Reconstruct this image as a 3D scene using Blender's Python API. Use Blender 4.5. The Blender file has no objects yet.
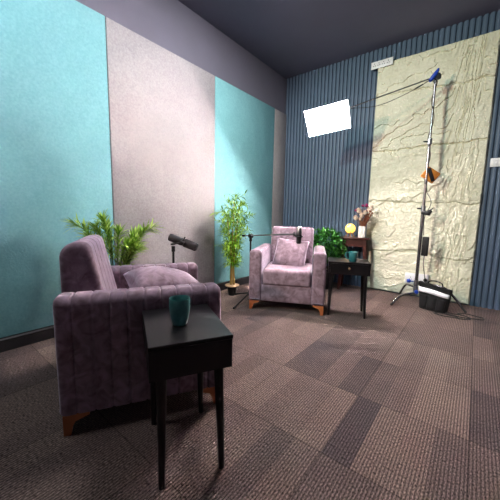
import bpy, bmesh, math, random
from mathutils import Vector, Matrix, noise
PI = math.pi
S = bpy.context.scene
C = S.collection

# ------------------------------------------------------------------ camera
yaw, pitch, roll = 0.672117, 0.126525, 0.019641
fwd = Vector((-math.sin(yaw) * math.cos(pitch), math.cos(yaw) * math.cos(pitch), -math.sin(pitch)))
rgt = Vector((math.cos(yaw), math.sin(yaw), 0)); upv = rgt.cross(fwd)
r2 = rgt * math.cos(roll) + upv * math.sin(roll); u2 = upv * math.cos(roll) - rgt * math.sin(roll)
cam = bpy.data.cameras.new('camera'); co = bpy.data.objects.new('camera', cam); C.objects.link(co)
cam.sensor_width = 36; cam.lens = 36 * 282.8 / 500; cam.clip_start = 0.02
co.matrix_world = Matrix(((r2.x, u2.x, -fwd.x, 2.580), (r2.y, u2.y, -fwd.y, -4.0743), (r2.z, u2.z, -fwd.z, 1.0), (0, 0, 0, 1)))
S.camera = co

# ------------------------------------------------------------------ light and exposure
S.view_settings.view_transform = 'Standard'; S.view_settings.look = 'None'
S.view_settings.gamma = 1; S.view_settings.use_curve_mapping = False
S.view_settings.exposure = 0.12
w = bpy.data.worlds.new('world'); S.world = w; w.use_nodes = True
w.node_tree.nodes['Background'].inputs[0].default_value = (0.95, 0.84, 0.88, 1)
w.node_tree.nodes['Background'].inputs[1].default_value = 0.07

def area(name, loc, target, size, power, color):
    l = bpy.data.lights.new(name, 'AREA'); l.shape = 'DISK'; l.size = size; l.energy = power; l.color = color
    o = bpy.data.objects.new(name, l); C.objects.link(o); o.location = loc
    o.rotation_euler = (Vector(target) - Vector(loc)).to_track_quat('-Z', 'Y').to_euler()
    return o
def spot(name, loc, target, cone, size, power, color):
    l = bpy.data.lights.new(name, 'SPOT'); l.spot_size = math.radians(cone); l.spot_blend = 0.5; l.shadow_soft_size = size; l.energy = power; l.color = color
    o = bpy.data.objects.new(name, l); C.objects.link(o); o.location = loc
    o.rotation_euler = (Vector(target) - Vector(loc)).to_track_quat('-Z', 'Y').to_euler()
spot('studio_light_warm', (0.45, -5.0, 2.10), (1.7, -0.1, 1.5), 58, 0.12, 330, (1.0, 0.68, 0.55))
spot('studio_light_cool', (0.65, -4.9, 2.98), (1.7, -0.1, 1.3), 58, 0.12, 330, (0.68, 1.0, 0.90))
area('added_fill_light', (1.25, -2.1, 3.08), (0.8, -2.1, 0.0), 0.6, 42, (0.96, 0.95, 1.0))  # added overhead fill for the left wall and mid floor, no real fixture
area('added_fill_light', (0.95, -4.0, 3.08), (0.0, -3.7, 1.5), 0.5, 29, (0.94, 0.96, 1.0))  # second added fill, brightens the near left wall panels, no real fixture
LED_STRENGTH = 900.0

# ------------------------------------------------------------------ helpers
def link(name, me, m=None, parent=None, smooth=True):
    o = bpy.data.objects.new(name, me); C.objects.link(o)
    if m: me.materials.append(m)
    if parent: o.parent = parent
    if smooth:
        for p in me.polygons: p.use_smooth = True
    return o

def obj(name, bm, m=None, parent=None, smooth=True, angle=40):
    me = bpy.data.meshes.new(name)
    bmesh.ops.recalc_face_normals(bm, faces=bm.faces)
    if smooth:
        a = math.radians(angle)
        for e in bm.edges:
            e.smooth = not (len(e.link_faces) == 2 and e.calc_face_angle(0) > a)
    bm.to_mesh(me); bm.free()
    return link(name, me, m, parent, smooth)

def tag(o, label, cat, group=None):
    o['label'] = label; o['category'] = cat
    if group: o['group'] = group
    return o

def thing(name, label, cat, loc=(0, 0, 0), rz=0, group=None):
    o = bpy.data.objects.new(name, None); C.objects.link(o); o.empty_display_size = 0.05
    o.location = loc; o.rotation_euler = (0, 0, rz)
    return tag(o, label, cat, group)

def struct(o): o['kind'] = 'structure'; return o

def box(bm, a, b, r=0.0, seg=2, M=None):
    a, b = Vector(a), Vector(b); c = (a + b) / 2; s = b - a
    g = bmesh.ops.create_cube(bm, size=1)['verts']
    for v in g: v.co = Vector((v.co.x * s.x, v.co.y * s.y, v.co.z * s.z)) + c
    allv = set(g)
    if r > 0:
        es = list({e for v in g for e in v.link_edges})
        res = bmesh.ops.bevel(bm, geom=es, offset=r, segments=seg, affect='EDGES', profile=0.5, clamp_overlap=True)
        allv = {v for v in allv if v.is_valid} | set(res['verts'])
    if M is not None:
        for v in allv: v.co = M @ v.co
    return allv

def spline(pts, n=8):
    P = [Vector(p) for p in pts]
    if len(P) < 3: return P
    Q = [P[0] * 2 - P[1]] + P + [P[-1] * 2 - P[-2]]; out = []
    for i in range(1, len(Q) - 2):
        for k in range(n):
            t = k / n
            out.append(0.5 * ((2 * Q[i]) + (Q[i + 1] - Q[i - 1]) * t + (2 * Q[i - 1] - 5 * Q[i] + 4 * Q[i + 1] - Q[i + 2]) * t * t
                              + (3 * Q[i] - Q[i - 1] - 3 * Q[i + 1] + Q[i + 2]) * t ** 3))
    out.append(P[-1]); return out

def tube(bm, pts, r, seg=12):
    P = [Vector(p) for p in pts]; n = len(P)
    R = r if isinstance(r, (list, tuple)) else [r] * n
    if len(R) != n: R = [R[0] + (R[-1] - R[0]) * i / (n - 1) for i in range(n)]
    t0 = (P[1] - P[0]).normalized(); a = t0.orthogonal().normalized(); rings = []
    for i in range(n):
        t = (P[min(i + 1, n - 1)] - P[max(i - 1, 0)]).normalized()
        a = (a - t * a.dot(t)).normalized(); b = t.cross(a)
        rings.append([bm.verts.new(P[i] + (a * math.cos(2 * PI * k / seg) + b * math.sin(2 * PI * k / seg)) * R[i]) for k in range(seg)])
    for i in range(n - 1):
        for k in range(seg):
            bm.faces.new((rings[i][k], rings[i][(k + 1) % seg], rings[i + 1][(k + 1) % seg], rings[i + 1][k]))
    bm.faces.new(rings[0]); bm.faces.new(rings[-1])

def lathe(bm, prof, seg=32, M=None):
    rings = []
    for (r, z) in prof:
        if r < 1e-5: rings.append([bm.verts.new((0, 0, z))])
        else: rings.append([bm.verts.new((r * math.cos(2 * PI * k / seg), r * math.sin(2 * PI * k / seg), z)) for k in range(seg)])
    for i in range(len(rings) - 1):
        A, B = rings[i], rings[i + 1]
        for k in range(seg):
            q = [A[k % len(A)], A[(k + 1) % len(A)], B[(k + 1) % len(B)], B[k % len(B)]]
            u = []
            for v in q:
                if v not in u: u.append(v)
            if len(u) > 2: bm.faces.new(u)
    for rg in (rings[0], rings[-1]):
        if len(rg) > 2 and not all(len(v.link_faces) > 2 for v in rg): bm.faces.new(rg)
    if M is not None:
        for rg in rings:
            for v in rg: v.co = M @ v.co

def prism(bm, poly, ax, d0, d1):
    # polygon in the plane across axis ax, extruded from d0 to d1
    def P(a, b, d): return {'x': (d, a, b), 'y': (a, d, b), 'z': (a, b, d)}[ax]
    A = [bm.verts.new(P(a, b, d0)) for a, b in poly]; B = [bm.verts.new(P(a, b, d1)) for a, b in poly]
    bm.faces.new(A); bm.faces.new(B); n = len(A)
    for i in range(n): bm.faces.new((A[i], A[(i + 1) % n], B[(i + 1) % n], B[i]))

def round_poly(pts, rad, seg=6):
    out = []; n = len(pts)
    for i in range(n):
        p0, p, p1 = Vector(pts[i - 1]), Vector(pts[i]), Vector(pts[(i + 1) % n]); r = rad[i]
        a, b = (p0 - p).normalized(), (p1 - p).normalized(); ang = a.angle(b); d = r / math.tan(ang / 2)
        s, e = p + a * d, p + b * d
        c = p + (a + b).normalized() * (r / math.sin(ang / 2))
        for k in range(seg + 1):
            t = k / seg; q = s.lerp(e, t); v = (q - c)
            out.append(c + v.normalized() * r if v.length > 1e-6 else q)
    return out

def dens(poly, step):
    out = []
    for i in range(len(poly)):
        a, b = poly[i], poly[(i + 1) % len(poly)]; n = max(1, int((b - a).length / step))
        for k in range(n): out.append(a.lerp(b, k / n))
    return out

def loft(bm, poly, ax, slices, inset):
    """poly swept along ax; inset(s) pulls the outline in (grooves between channels, rounded ends)."""
    n = len(poly); cen = sum(poly, Vector((0, 0))) / n; nor = []
    for i in range(n):
        t = poly[(i + 1) % n] - poly[i - 1]; v = Vector((t.y, -t.x)).normalized()
        if v.dot(poly[i] - cen) < 0: v = -v
        nor.append(v)
    rings = []
    for s in slices:
        ins = inset(s); ring = []
        for q, v in zip(poly, nor):
            p = q - v * ins
            ring.append(bm.verts.new((p.x, s, p.y) if ax == 'y' else (s, p.x, p.y)))
        rings.append(ring)
    for i in range(len(rings) - 1):
        for k in range(n): bm.faces.new((rings[i][k], rings[i][(k + 1) % n], rings[i + 1][(k + 1) % n], rings[i + 1][k]))
    bm.faces.new(rings[0]); bm.faces.new(rings[-1])

def dup(root, loc, rz, label, group=None):
    r = root.copy(); C.objects.link(r); r.location = loc; r.rotation_euler = (0, 0, rz); r['label'] = label
    if group: r['group'] = group
    for ch in list(root.children):
        c = ch.copy(); C.objects.link(c); c.parent = r
        for g in list(ch.children):
            d = g.copy(); C.objects.link(d); d.parent = c
    return r

# ------------------------------------------------------------------ materials
def mat(name, col, rough=0.6, metal=0.0, col2=None, nscale=8, bump=0.0, bscale=60, sheen=0.0, spec=None, coat=0, emit=None, es=0, detail=3, bdist=0.005):
    m = bpy.data.materials.new(name); m.use_nodes = True; nt = m.node_tree; b = nt.nodes['Principled BSDF']
    b.inputs['Base Color'].default_value = (*col, 1); b.inputs['Roughness'].default_value = rough
    b.inputs['Metallic'].default_value = metal
    if spec is not None: b.inputs['Specular IOR Level'].default_value = spec
    if sheen:
        b.inputs['Sheen Weight'].default_value = sheen; b.inputs['Sheen Roughness'].default_value = 0.35
        b.inputs['Sheen Tint'].default_value = (0.9, 0.8, 0.95, 1)
    if coat: b.inputs['Coat Weight'].default_value = coat
    if emit: b.inputs['Emission Color'].default_value = (*emit, 1); b.inputs['Emission Strength'].default_value = es
    tc = nt.nodes.new('ShaderNodeTexCoord')
    if col2:
        n = nt.nodes.new('ShaderNodeTexNoise'); n.inputs['Scale'].default_value = nscale; n.inputs['Detail'].default_value = detail
        nt.links.new(tc.outputs['Object'], n.inputs['Vector'])
        r = nt.nodes.new('ShaderNodeValToRGB'); r.color_ramp.elements[0].position = 0.35; r.color_ramp.elements[1].position = 0.65
        r.color_ramp.elements[0].color = (*col, 1); r.color_ramp.elements[1].color = (*col2, 1)
        nt.links.new(n.outputs['Fac'], r.inputs[0]); nt.links.new(r.outputs[0], b.inputs['Base Color'])
    if bump:
        n = nt.nodes.new('ShaderNodeTexNoise'); n.inputs['Scale'].default_value = bscale; n.inputs['Detail'].default_value = 4
        nt.links.new(tc.outputs['Object'], n.inputs['Vector'])
        bn = nt.nodes.new('ShaderNodeBump'); bn.inputs['Strength'].default_value = bump; bn.inputs['Distance'].default_value = bdist
        nt.links.new(n.outputs['Fac'], bn.inputs['Height']); nt.links.new(bn.outputs[0], b.inputs['Normal'])
    return m

def fabric_panel_mat(name, a, b2):
    m = mat(name, a, 0.95, spec=0.1); nt = m.node_tree; b = nt.nodes['Principled BSDF']
    tc = nt.nodes.new('ShaderNodeTexCoord')
    n1 = nt.nodes.new('ShaderNodeTexNoise'); n1.inputs['Scale'].default_value = 1.3; n1.inputs['Detail'].default_value = 3
    n2 = nt.nodes.new('ShaderNodeTexNoise'); n2.inputs['Scale'].default_value = 70; n2.inputs['Detail'].default_value = 5
    for n in (n1, n2): nt.links.new(tc.outputs['Object'], n.inputs['Vector'])
    mx = nt.nodes.new('ShaderNodeMath'); mx.operation = 'MULTIPLY_ADD'
    nt.links.new(n1.outputs['Fac'], mx.inputs[0]); mx.inputs[1].default_value = 0.35
    m2 = nt.nodes.new('ShaderNodeMath'); m2.operation = 'MULTIPLY'; nt.links.new(n2.outputs['Fac'], m2.inputs[0]); m2.inputs[1].default_value = 0.65
    nt.links.new(m2.outputs[0], mx.inputs[2])
    r = nt.nodes.new('ShaderNodeValToRGB'); r.color_ramp.elements[0].position = 0.36; r.color_ramp.elements[1].position = 0.64
    r.color_ramp.elements[0].color = (*a, 1); r.color_ramp.elements[1].color = (*b2, 1)
    nt.links.new(mx.outputs[0], r.inputs[0]); nt.links.new(r.outputs[0], b.inputs['Base Color'])
    bn = nt.nodes.new('ShaderNodeBump'); bn.inputs['Strength'].default_value = 0.35; bn.inputs['Distance'].default_value = 0.004
    nt.links.new(n2.outputs['Fac'], bn.inputs['Height'])
    nw = nt.nodes.new('ShaderNodeTexNoise'); nw.inputs['Scale'].default_value = 3.0
    nt.links.new(tc.outputs['Object'], nw.inputs['Vector'])
    bw = nt.nodes.new('ShaderNodeBump'); bw.inputs['Strength'].default_value = 0.35; bw.inputs['Distance'].default_value = 0.05
    nt.links.new(nw.outputs['Fac'], bw.inputs['Height']); nt.links.new(bw.outputs[0], bn.inputs['Normal'])
    nt.links.new(bn.outputs[0], b.inputs['Normal'])
    return m

def carpet_mat():
    m = mat('carpet', (0.1, 0.08, 0.07), 0.95, spec=0.15); nt = m.node_tree; b = nt.nodes['Principled BSDF']; N = nt.nodes.new; L = nt.links.new
    def mth(op, a, c=None, e=None):
        n = N('ShaderNodeMath'); n.operation = op
        for i, v in enumerate((a, c, e)):
            if v is None: continue
            if isinstance(v, (int, float)): n.inputs[i].default_value = v
            else: L(v, n.inputs[i])
        return n.outputs[0]
    tc = N('ShaderNodeTexCoord'); sp = N('ShaderNodeSeparateXYZ'); L(tc.outputs['Object'], sp.inputs[0])
    X, Y = sp.outputs[0], sp.outputs[1]
    u = mth('DIVIDE', mth('SUBTRACT', X, 1.661), 0.4915); v = mth('DIVIDE', mth('ADD', Y, 1.548), 0.4925)
    fu, fv = mth('FLOOR', u), mth('FLOOR', v)
    def wn(a, c, z):
        cb = N('ShaderNodeCombineXYZ'); L(a, cb.inputs[0]); L(c, cb.inputs[1]); cb.inputs[2].default_value = z
        w_ = N('ShaderNodeTexWhiteNoise'); w_.noise_dimensions = '3D'; L(cb.outputs[0], w_.inputs[0]); return w_.outputs['Value']
    tile = wn(fu, fv, 3.3)
    strip = wn(mth('FLOOR', mth('MULTIPLY', u, 4.0)), mth('FLOOR', mth('ADD', v, 0.0)), 8.1)
    ny = N('ShaderNodeTexNoise'); ny.inputs['Scale'].default_value = 2.2; ny.inputs['Detail'].default_value = 2; L(tc.outputs['Object'], ny.inputs['Vector'])
    tone = mth('ADD', mth('ADD', mth('MULTIPLY', tile, 0.28), mth('MULTIPLY', strip, 0.26)), mth('MULTIPLY', ny.outputs['Fac'], 0.50))
    s4 = mth('FLOOR', mth('MULTIPLY', u, 4.0))
    m1 = mth('MULTIPLY', mth('COMPARE', s4, 4.0, 0.1), mth('COMPARE', fv, -3.0, 0.1))
    m2 = mth('MULTIPLY', mth('COMPARE', s4, 3.5, 0.6), mth('COMPARE', fv, -2.0, 0.1))
    tone = mth('SUBTRACT', tone, mth('MULTIPLY', mth('ADD', mth('MULTIPLY', m1, 1.5), mth('ADD', m2, mth('MULTIPLY', mth('GREATER_THAN', s4, 7.5), 0.8))), 0.20))
    r = N('ShaderNodeValToRGB'); e = r.color_ramp.elements
    e[0].position = 0.15; e[0].color = (0.058, 0.044, 0.045, 1); e[1].position = 0.95; e[1].color = (0.178, 0.130, 0.105, 1)
    k = e.new(0.5); k.color = (0.112, 0.080, 0.070, 1)
    L(tone, r.inputs[0])
    # woven rows along y, broken by flecks
    mp = N('ShaderNodeMapping'); mp.inputs['Scale'].default_value = (300, 90, 1); L(tc.outputs['Object'], mp.inputs[0])
    nf = N('ShaderNodeTexNoise'); nf.inputs['Scale'].default_value = 1.0; nf.inputs['Detail'].default_value = 2; L(mp.outputs[0], nf.inputs['Vector'])
    row = mth('MULTIPLY_ADD', mth('SINE', mth('MULTIPLY', X, 2 * PI / 0.0125)), 0.5, 0.5)
    fl = mth('MULTIPLY', mth('MULTIPLY_ADD', row, 0.75, 0.25), mth('MULTIPLY_ADD', nf.outputs['Fac'], 3.6, -1.1))
    fac = mth('MULTIPLY_ADD', mth('ADD', fl, mth('MULTIPLY', nf.outputs['Fac'], 0.35)), 1.95, -0.10)
    # seams
    def edge(a):
        f = mth('FRACT', a); d = mth('MINIMUM', f, mth('SUBTRACT', 1.0, f)); return mth('GREATER_THAN', d, 0.005)
    seam = mth('MULTIPLY_ADD', mth('MULTIPLY', edge(u), edge(v)), 0.45, 0.55)
    fac = mth('MULTIPLY', fac, seam)
    vm = N('ShaderNodeVectorMath'); vm.operation = 'SCALE'; L(r.outputs[0], vm.inputs[0]); L(fac, vm.inputs['Scale'])
    L(vm.outputs[0], b.inputs['Base Color'])
    bn = N('ShaderNodeBump'); bn.inputs['Strength'].default_value = 0.6; bn.inputs['Distance'].default_value = 0.004
    L(fl, bn.inputs['Height']); L(bn.outputs[0], b.inputs['Normal'])
    return m

def velvet_mat():
    m = mat('mauve_velvet', (0.3, 0.22, 0.3), 0.75, sheen=0.7, spec=0.2); nt = m.node_tree; b = nt.nodes['Principled BSDF']; N = nt.nodes.new; L = nt.links.new
    tc = N('ShaderNodeTexCoord')
    n1 = N('ShaderNodeTexNoise'); n1.inputs['Scale'].default_value = 16; n1.inputs['Detail'].default_value = 5; n1.inputs['Distortion'].default_value = 1.2
    L(tc.outputs['Object'], n1.inputs['Vector'])
    r = N('ShaderNodeValToRGB'); e = r.color_ramp.elements
    e[0].position = 0.30; e[0].color = (0.125, 0.078, 0.092, 1); e[1].position = 0.70; e[1].color = (0.30, 0.21, 0.265, 1)
    L(n1.outputs['Fac'], r.inputs[0]); L(r.outputs[0], b.inputs['Base Color'])
    n2 = N('ShaderNodeTexNoise'); n2.inputs['Scale'].default_value = 250; L(tc.outputs['Object'], n2.inputs['Vector'])
    bn = N('ShaderNodeBump'); bn.inputs['Strength'].default_value = 0.25; bn.inputs['Distance'].default_value = 0.002
    L(n2.outputs['Fac'], bn.inputs['Height']); L(bn.outputs[0], b.inputs['Normal'])
    return m

def leaf_mat(name, c0, c1):
    m = mat(name, c0, 0.5); nt = m.node_tree; b = nt.nodes['Principled BSDF']
    g = nt.nodes.new('ShaderNodeNewGeometry'); r = nt.nodes.new('ShaderNodeValToRGB')
    r.color_ramp.elements[0].color = (*c0, 1); r.color_ramp.elements[1].color = (*c1, 1)
    nt.links.new(g.outputs['Random Per Island'], r.inputs[0]); nt.links.new(r.outputs[0], b.inputs['Base Color'])
    return m

def led_mat():
    m = bpy.data.materials.new('led_array'); m.use_nodes = True; nt = m.node_tree; b = nt.nodes['Principled BSDF']; N = nt.nodes.new; L = nt.links.new
    tc = N('ShaderNodeTexCoord'); mp = N('ShaderNodeMapping'); mp.inputs['Scale'].default_value = (42, 42, 0); L(tc.outputs['Object'], mp.inputs[0])
    fr = N('ShaderNodeVectorMath'); fr.operation = 'FRACTION'; L(mp.outputs[0], fr.inputs[0])
    ds = N('ShaderNodeVectorMath'); ds.operation = 'DISTANCE'; L(fr.outputs[0], ds.inputs[0]); ds.inputs[1].default_value = (0.5, 0.5, 0)
    r = N('ShaderNodeMapRange'); r.inputs['From Min'].default_value = 0.27; r.inputs['From Max'].default_value = 0.33
    r.inputs['To Min'].default_value = LED_STRENGTH; r.inputs['To Max'].default_value = 0.35
    L(ds.outputs['Value'], r.inputs['Value']); L(r.outputs[0], b.inputs['Emission Strength'])
    b.inputs['Emission Color'].default_value = (1.0, 0.88, 0.88, 1); b.inputs['Base Color'].default_value = (0.7, 0.6, 0.5, 1)
    return m

M = dict(
    carpet=carpet_mat(), velvet=velvet_mat(),
    teal=fabric_panel_mat('teal_felt', (0.20, 0.46, 0.485), (0.27, 0.56, 0.575)),
    grey=fabric_panel_mat('grey_felt', (0.34, 0.31, 0.31), (0.46, 0.425, 0.42)),
    wall=mat('charcoal_paint', (0.18, 0.17, 0.21), 0.9, col2=(0.19, 0.18, 0.225), nscale=3, bump=0.1, bscale=150),
    ceil=mat('ceiling_paint', (0.12, 0.125, 0.185), 0.9, col2=(0.13, 0.135, 0.20), nscale=2, bump=0.15, bscale=200),
    flute=mat('slate_blue_flutes', (0.065, 0.103, 0.160), 0.5, col2=(0.075, 0.115, 0.18), nscale=4),
    stone=mat('cream_plaster_stone', (0.74, 0.71, 0.55), 0.9, col2=(0.81, 0.78, 0.62), nscale=5, bump=1.0, bscale=45, bdist=0.014, spec=0.15),
    black=mat('black_lacquer', (0.006, 0.005, 0.006), 0.34, spec=0.28, bump=0.03, bscale=200),
    skirt=mat('black_skirting', (0.018, 0.016, 0.017), 0.55),
    blackp=mat('black_plastic', (0.010, 0.010, 0.011), 0.5, spec=0.3),
    foam=mat('black_foam', (0.020, 0.018, 0.020), 0.95, bump=0.6, bscale=500),
    nylon=mat('black_nylon', (0.010, 0.010, 0.011), 0.8, spec=0.2, bump=0.4, bscale=150),
    rubber=mat('rubber', (0.02, 0.02, 0.02), 0.8),
    chrome=mat('chrome', (0.36, 0.34, 0.35), 0.25, 1.0),
    steel=mat('grey_metal', (0.35, 0.35, 0.37), 0.35, 1.0),
    brass=mat('brass', (0.80, 0.52, 0.28), 0.3, 1.0),
    copper=mat('orange_wood', (0.42, 0.13, 0.045), 0.35, col2=(0.52, 0.17, 0.06), nscale=12),
    brown=mat('mahogany', (0.038, 0.010, 0.008), 0.35, col2=(0.065, 0.015, 0.010), nscale=10),
    tealc=mat('teal_ceramic', (0.030, 0.160, 0.175), 0.25, col2=(0.045, 0.20, 0.215), nscale=25, coat=0.3),
    greenc=mat('green_ceramic', (0.035, 0.17, 0.16), 0.3, col2=(0.055, 0.23, 0.21), nscale=30, coat=0.3, bump=0.2, bscale=90),
    white=mat('white_plastic', (0.80, 0.79, 0.80), 0.4),
    vase=mat('white_ceramic', (0.80, 0.77, 0.72), 0.5, bump=0.2, bscale=60),
    blue=mat('blue_plastic', (0.012, 0.055, 0.42), 0.4),
    orange=mat('orange_fabric', (0.55, 0.20, 0.02), 0.7, col2=(0.40, 0.12, 0.01), nscale=20),
    refl=mat('reflective_tape', (0.80, 0.80, 0.84), 0.3),
    leaf=leaf_mat('bamboo_leaf', (0.11, 0.32, 0.012), (0.42, 0.64, 0.045)),
    palm=leaf_mat('palm_leaf', (0.18, 0.38, 0.04), (0.60, 0.80, 0.15)),
    bush=leaf_mat('bush_leaf', (0.015, 0.10, 0.012), (0.07, 0.30, 0.03)),
    cane=mat('yellow_cane', (0.58, 0.36, 0.12), 0.5, col2=(0.48, 0.27, 0.07), nscale=15),
    stem=mat('green_stem', (0.10, 0.16, 0.04), 0.6),
    jute=mat('jute', (0.52, 0.36, 0.20), 0.9, bump=0.5, bscale=200),
    globe=mat('glowing_globe', (0.9, 0.7, 0.2), 0.6, emit=(1.0, 0.68, 0.12), es=1.1),
    wood=mat('light_wood', (0.45, 0.20, 0.07), 0.5),
    dried=mat('dried_brown', (0.22, 0.07, 0.035), 0.9, col2=(0.33, 0.13, 0.07), nscale=30),
    cream=mat('cream_petals', (0.72, 0.55, 0.42), 0.85, col2=(0.82, 0.70, 0.58), nscale=30, bump=0.5, bscale=80),
    magenta=mat('magenta_petals', (0.34, 0.015, 0.13), 0.8, col2=(0.45, 0.03, 0.2), nscale=30),
    dark=mat('socket_hole', (0.02, 0.02, 0.02), 0.8),
)

# ------------------------------------------------------------------ the room
H = 3.136; XR = 4.3; YF = -7.0
bm = bmesh.new(); box(bm, (-0.1, YF, -0.08), (XR, 0.1, 0)); struct(obj('floor', bm, M['carpet'], smooth=False))
bm = bmesh.new(); box(bm, (-0.1, YF, H), (XR, 0.1, H + 0.08)); struct(obj('ceiling', bm, M['ceil'], smooth=False))
bm = bmesh.new(); box(bm, (-0.1, YF, 0), (0, 0.1, H)); struct(obj('wall_left', bm, M['wall'], smooth=False))
bm = bmesh.new(); box(bm, (XR, YF, 0), (XR + 0.1, 0.1, H)); struct(obj('wall_right', bm, M['wall'], smooth=False))
# back wall: vertical flutes
bm = bmesh.new(); PT = 0.055; n = int((XR) / PT) + 1; prof = []
for i in range(n):
    x = i * PT
    for dx, dy in ((0.0, 0.022), (0.012, 0.022), (0.013, 0.006), (0.018, 0.0), (0.034, -0.002), (0.049, 0.0), (0.054, 0.006)):
        if x + dx < XR: prof.append((x + dx, dy + 0.004))
prof += [(XR, 0.016), (XR, 0.09), (0.0, 0.09)]
prism(bm, prof, 'z', 0.0, H); struct(obj('wall_back', bm, M['flute'], smooth=False))
bm = bmesh.new(); prism(bm, [(0, 0), (0.055, 0), (0.055, 0.085), (0.047, 0.095), (0, 0.095)], 'y', YF, 0.0)
struct(obj('baseboard_left', bm, M['skirt'], smooth=False))

# fabric covered panels on the left wall
edges = [0.0, -0.335, -1.590, -2.845, -4.100, -5.355]
desc = ['narrow grey felt wall panel in the corner beside the fluted wall',
        'teal felt wall panel behind the slender potted bamboo',
        'wide grey felt wall panel behind the black broadcast microphone',
        'teal felt wall panel at the left of the picture, behind the nearest armchair']
for i in range(4):
    y1, y0 = edges[i], edges[i + 1]
    bm = bmesh.new(); box(bm, (0.001, y0 + 0.003, 0.097), (0.036, y1 - 0.003, 2.59), 0.006, 2)
    tag(obj('acoustic_panel', bm, M['grey'] if i % 2 == 0 else M['teal']), desc[i], 'wall panel', 'felt panels on the left wall')

# ------------------------------------------------------------------ rough cream stone cladding
def stone():
    x0, x1, z0, z1 = 1.397, 2.598, 0.012, 2.935
    nx, nz = 260, 600; bm = bmesh.new(); grid = []
    def sm(a, b, t):
        t = min(1, max(0, (t - a) / (b - a))); return t * t * (3 - 2 * t)
    for j in range(nz + 1):
        row = []; z = z0 + (z1 - z0) * j / nz
        for i in range(nx + 1):
            x = x0 + (x1 - x0) * i / nx
            wx = noise.noise(Vector((x * 9, z * 9, 4.1))) * 0.05 + noise.noise(Vector((x * 30, z * 30, 1.7))) * 0.022
            # cleft plates: broad terraces with ragged, mostly level edges; steeper ones at the right
            steep = sm(2.2, 2.55, x)
            q = noise.fractal(Vector(((x + wx) * (1.0 + 0.9 * steep), (z + wx) * (2.9 - 1.5 * steep), 7.3)), 1.0, 2.0, 3) * 2.4 + 10
            f = q - math.floor(q); h = (math.floor(q) * 0.25 % 1.0) * 0.0 + sm(0.0, 0.022, f) * 0.016 - f * 0.016
            # bands of clefts along the block joints
            d = 0
            for zj in (0.555, 1.19, 1.84, 2.50):
                dz = z - zj - 0.05 * noise.noise(Vector((x * 2.3, zj * 9, 0.5))) - wx * 0.6
                d += -0.014 * math.exp(-(dz / 0.005) ** 2) + 0.012 * sm(0.0, 0.012, dz) * sm(0.14, 0.02, dz) if dz > -0.03 else 0
                if abs(z - zj) < 0.0035: d -= 0.006
            b = noise.fractal(Vector((x * 14, z * 14, 2.2)), 1.0, 2.0, 4) * 0.006 + noise.noise(Vector((x * 2.2, z * 2.2, 9))) * 0.004
            e = min(x - x0, x1 - x, z - z0, z1 - z); k = sm(0, 0.015, e)
            row.append(bm.verts.new((x, -0.010 - k * (0.022 + h + d + b), z)))
        grid.append(row)
    for j in range(nz):
        for i in range(nx): bm.faces.new((grid[j][i], grid[j][i + 1], grid[j + 1][i + 1], grid[j + 1][i]))
    rim = [grid[0][i] for i in range(nx + 1)] + [grid[j][nx] for j in range(1, nz + 1)] + [grid[nz][i] for i in range(nx - 1, -1, -1)] + [grid[j][0] for j in range(nz - 1, 0, -1)]
    back = [bm.verts.new((v.co.x, -0.001, v.co.z)) for v in rim]; n = len(rim)
    for i in range(n): bm.faces.new((rim[i], rim[(i + 1) % n], back[(i + 1) % n], back[i]))
    bm.faces.new(back)
    tag(obj('stone_cladding_panel', bm, M['stone'], angle=60), 'tall cream rough-hewn stone cladding panel on the fluted back wall behind the light stand', 'wall panel')
stone()

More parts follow.
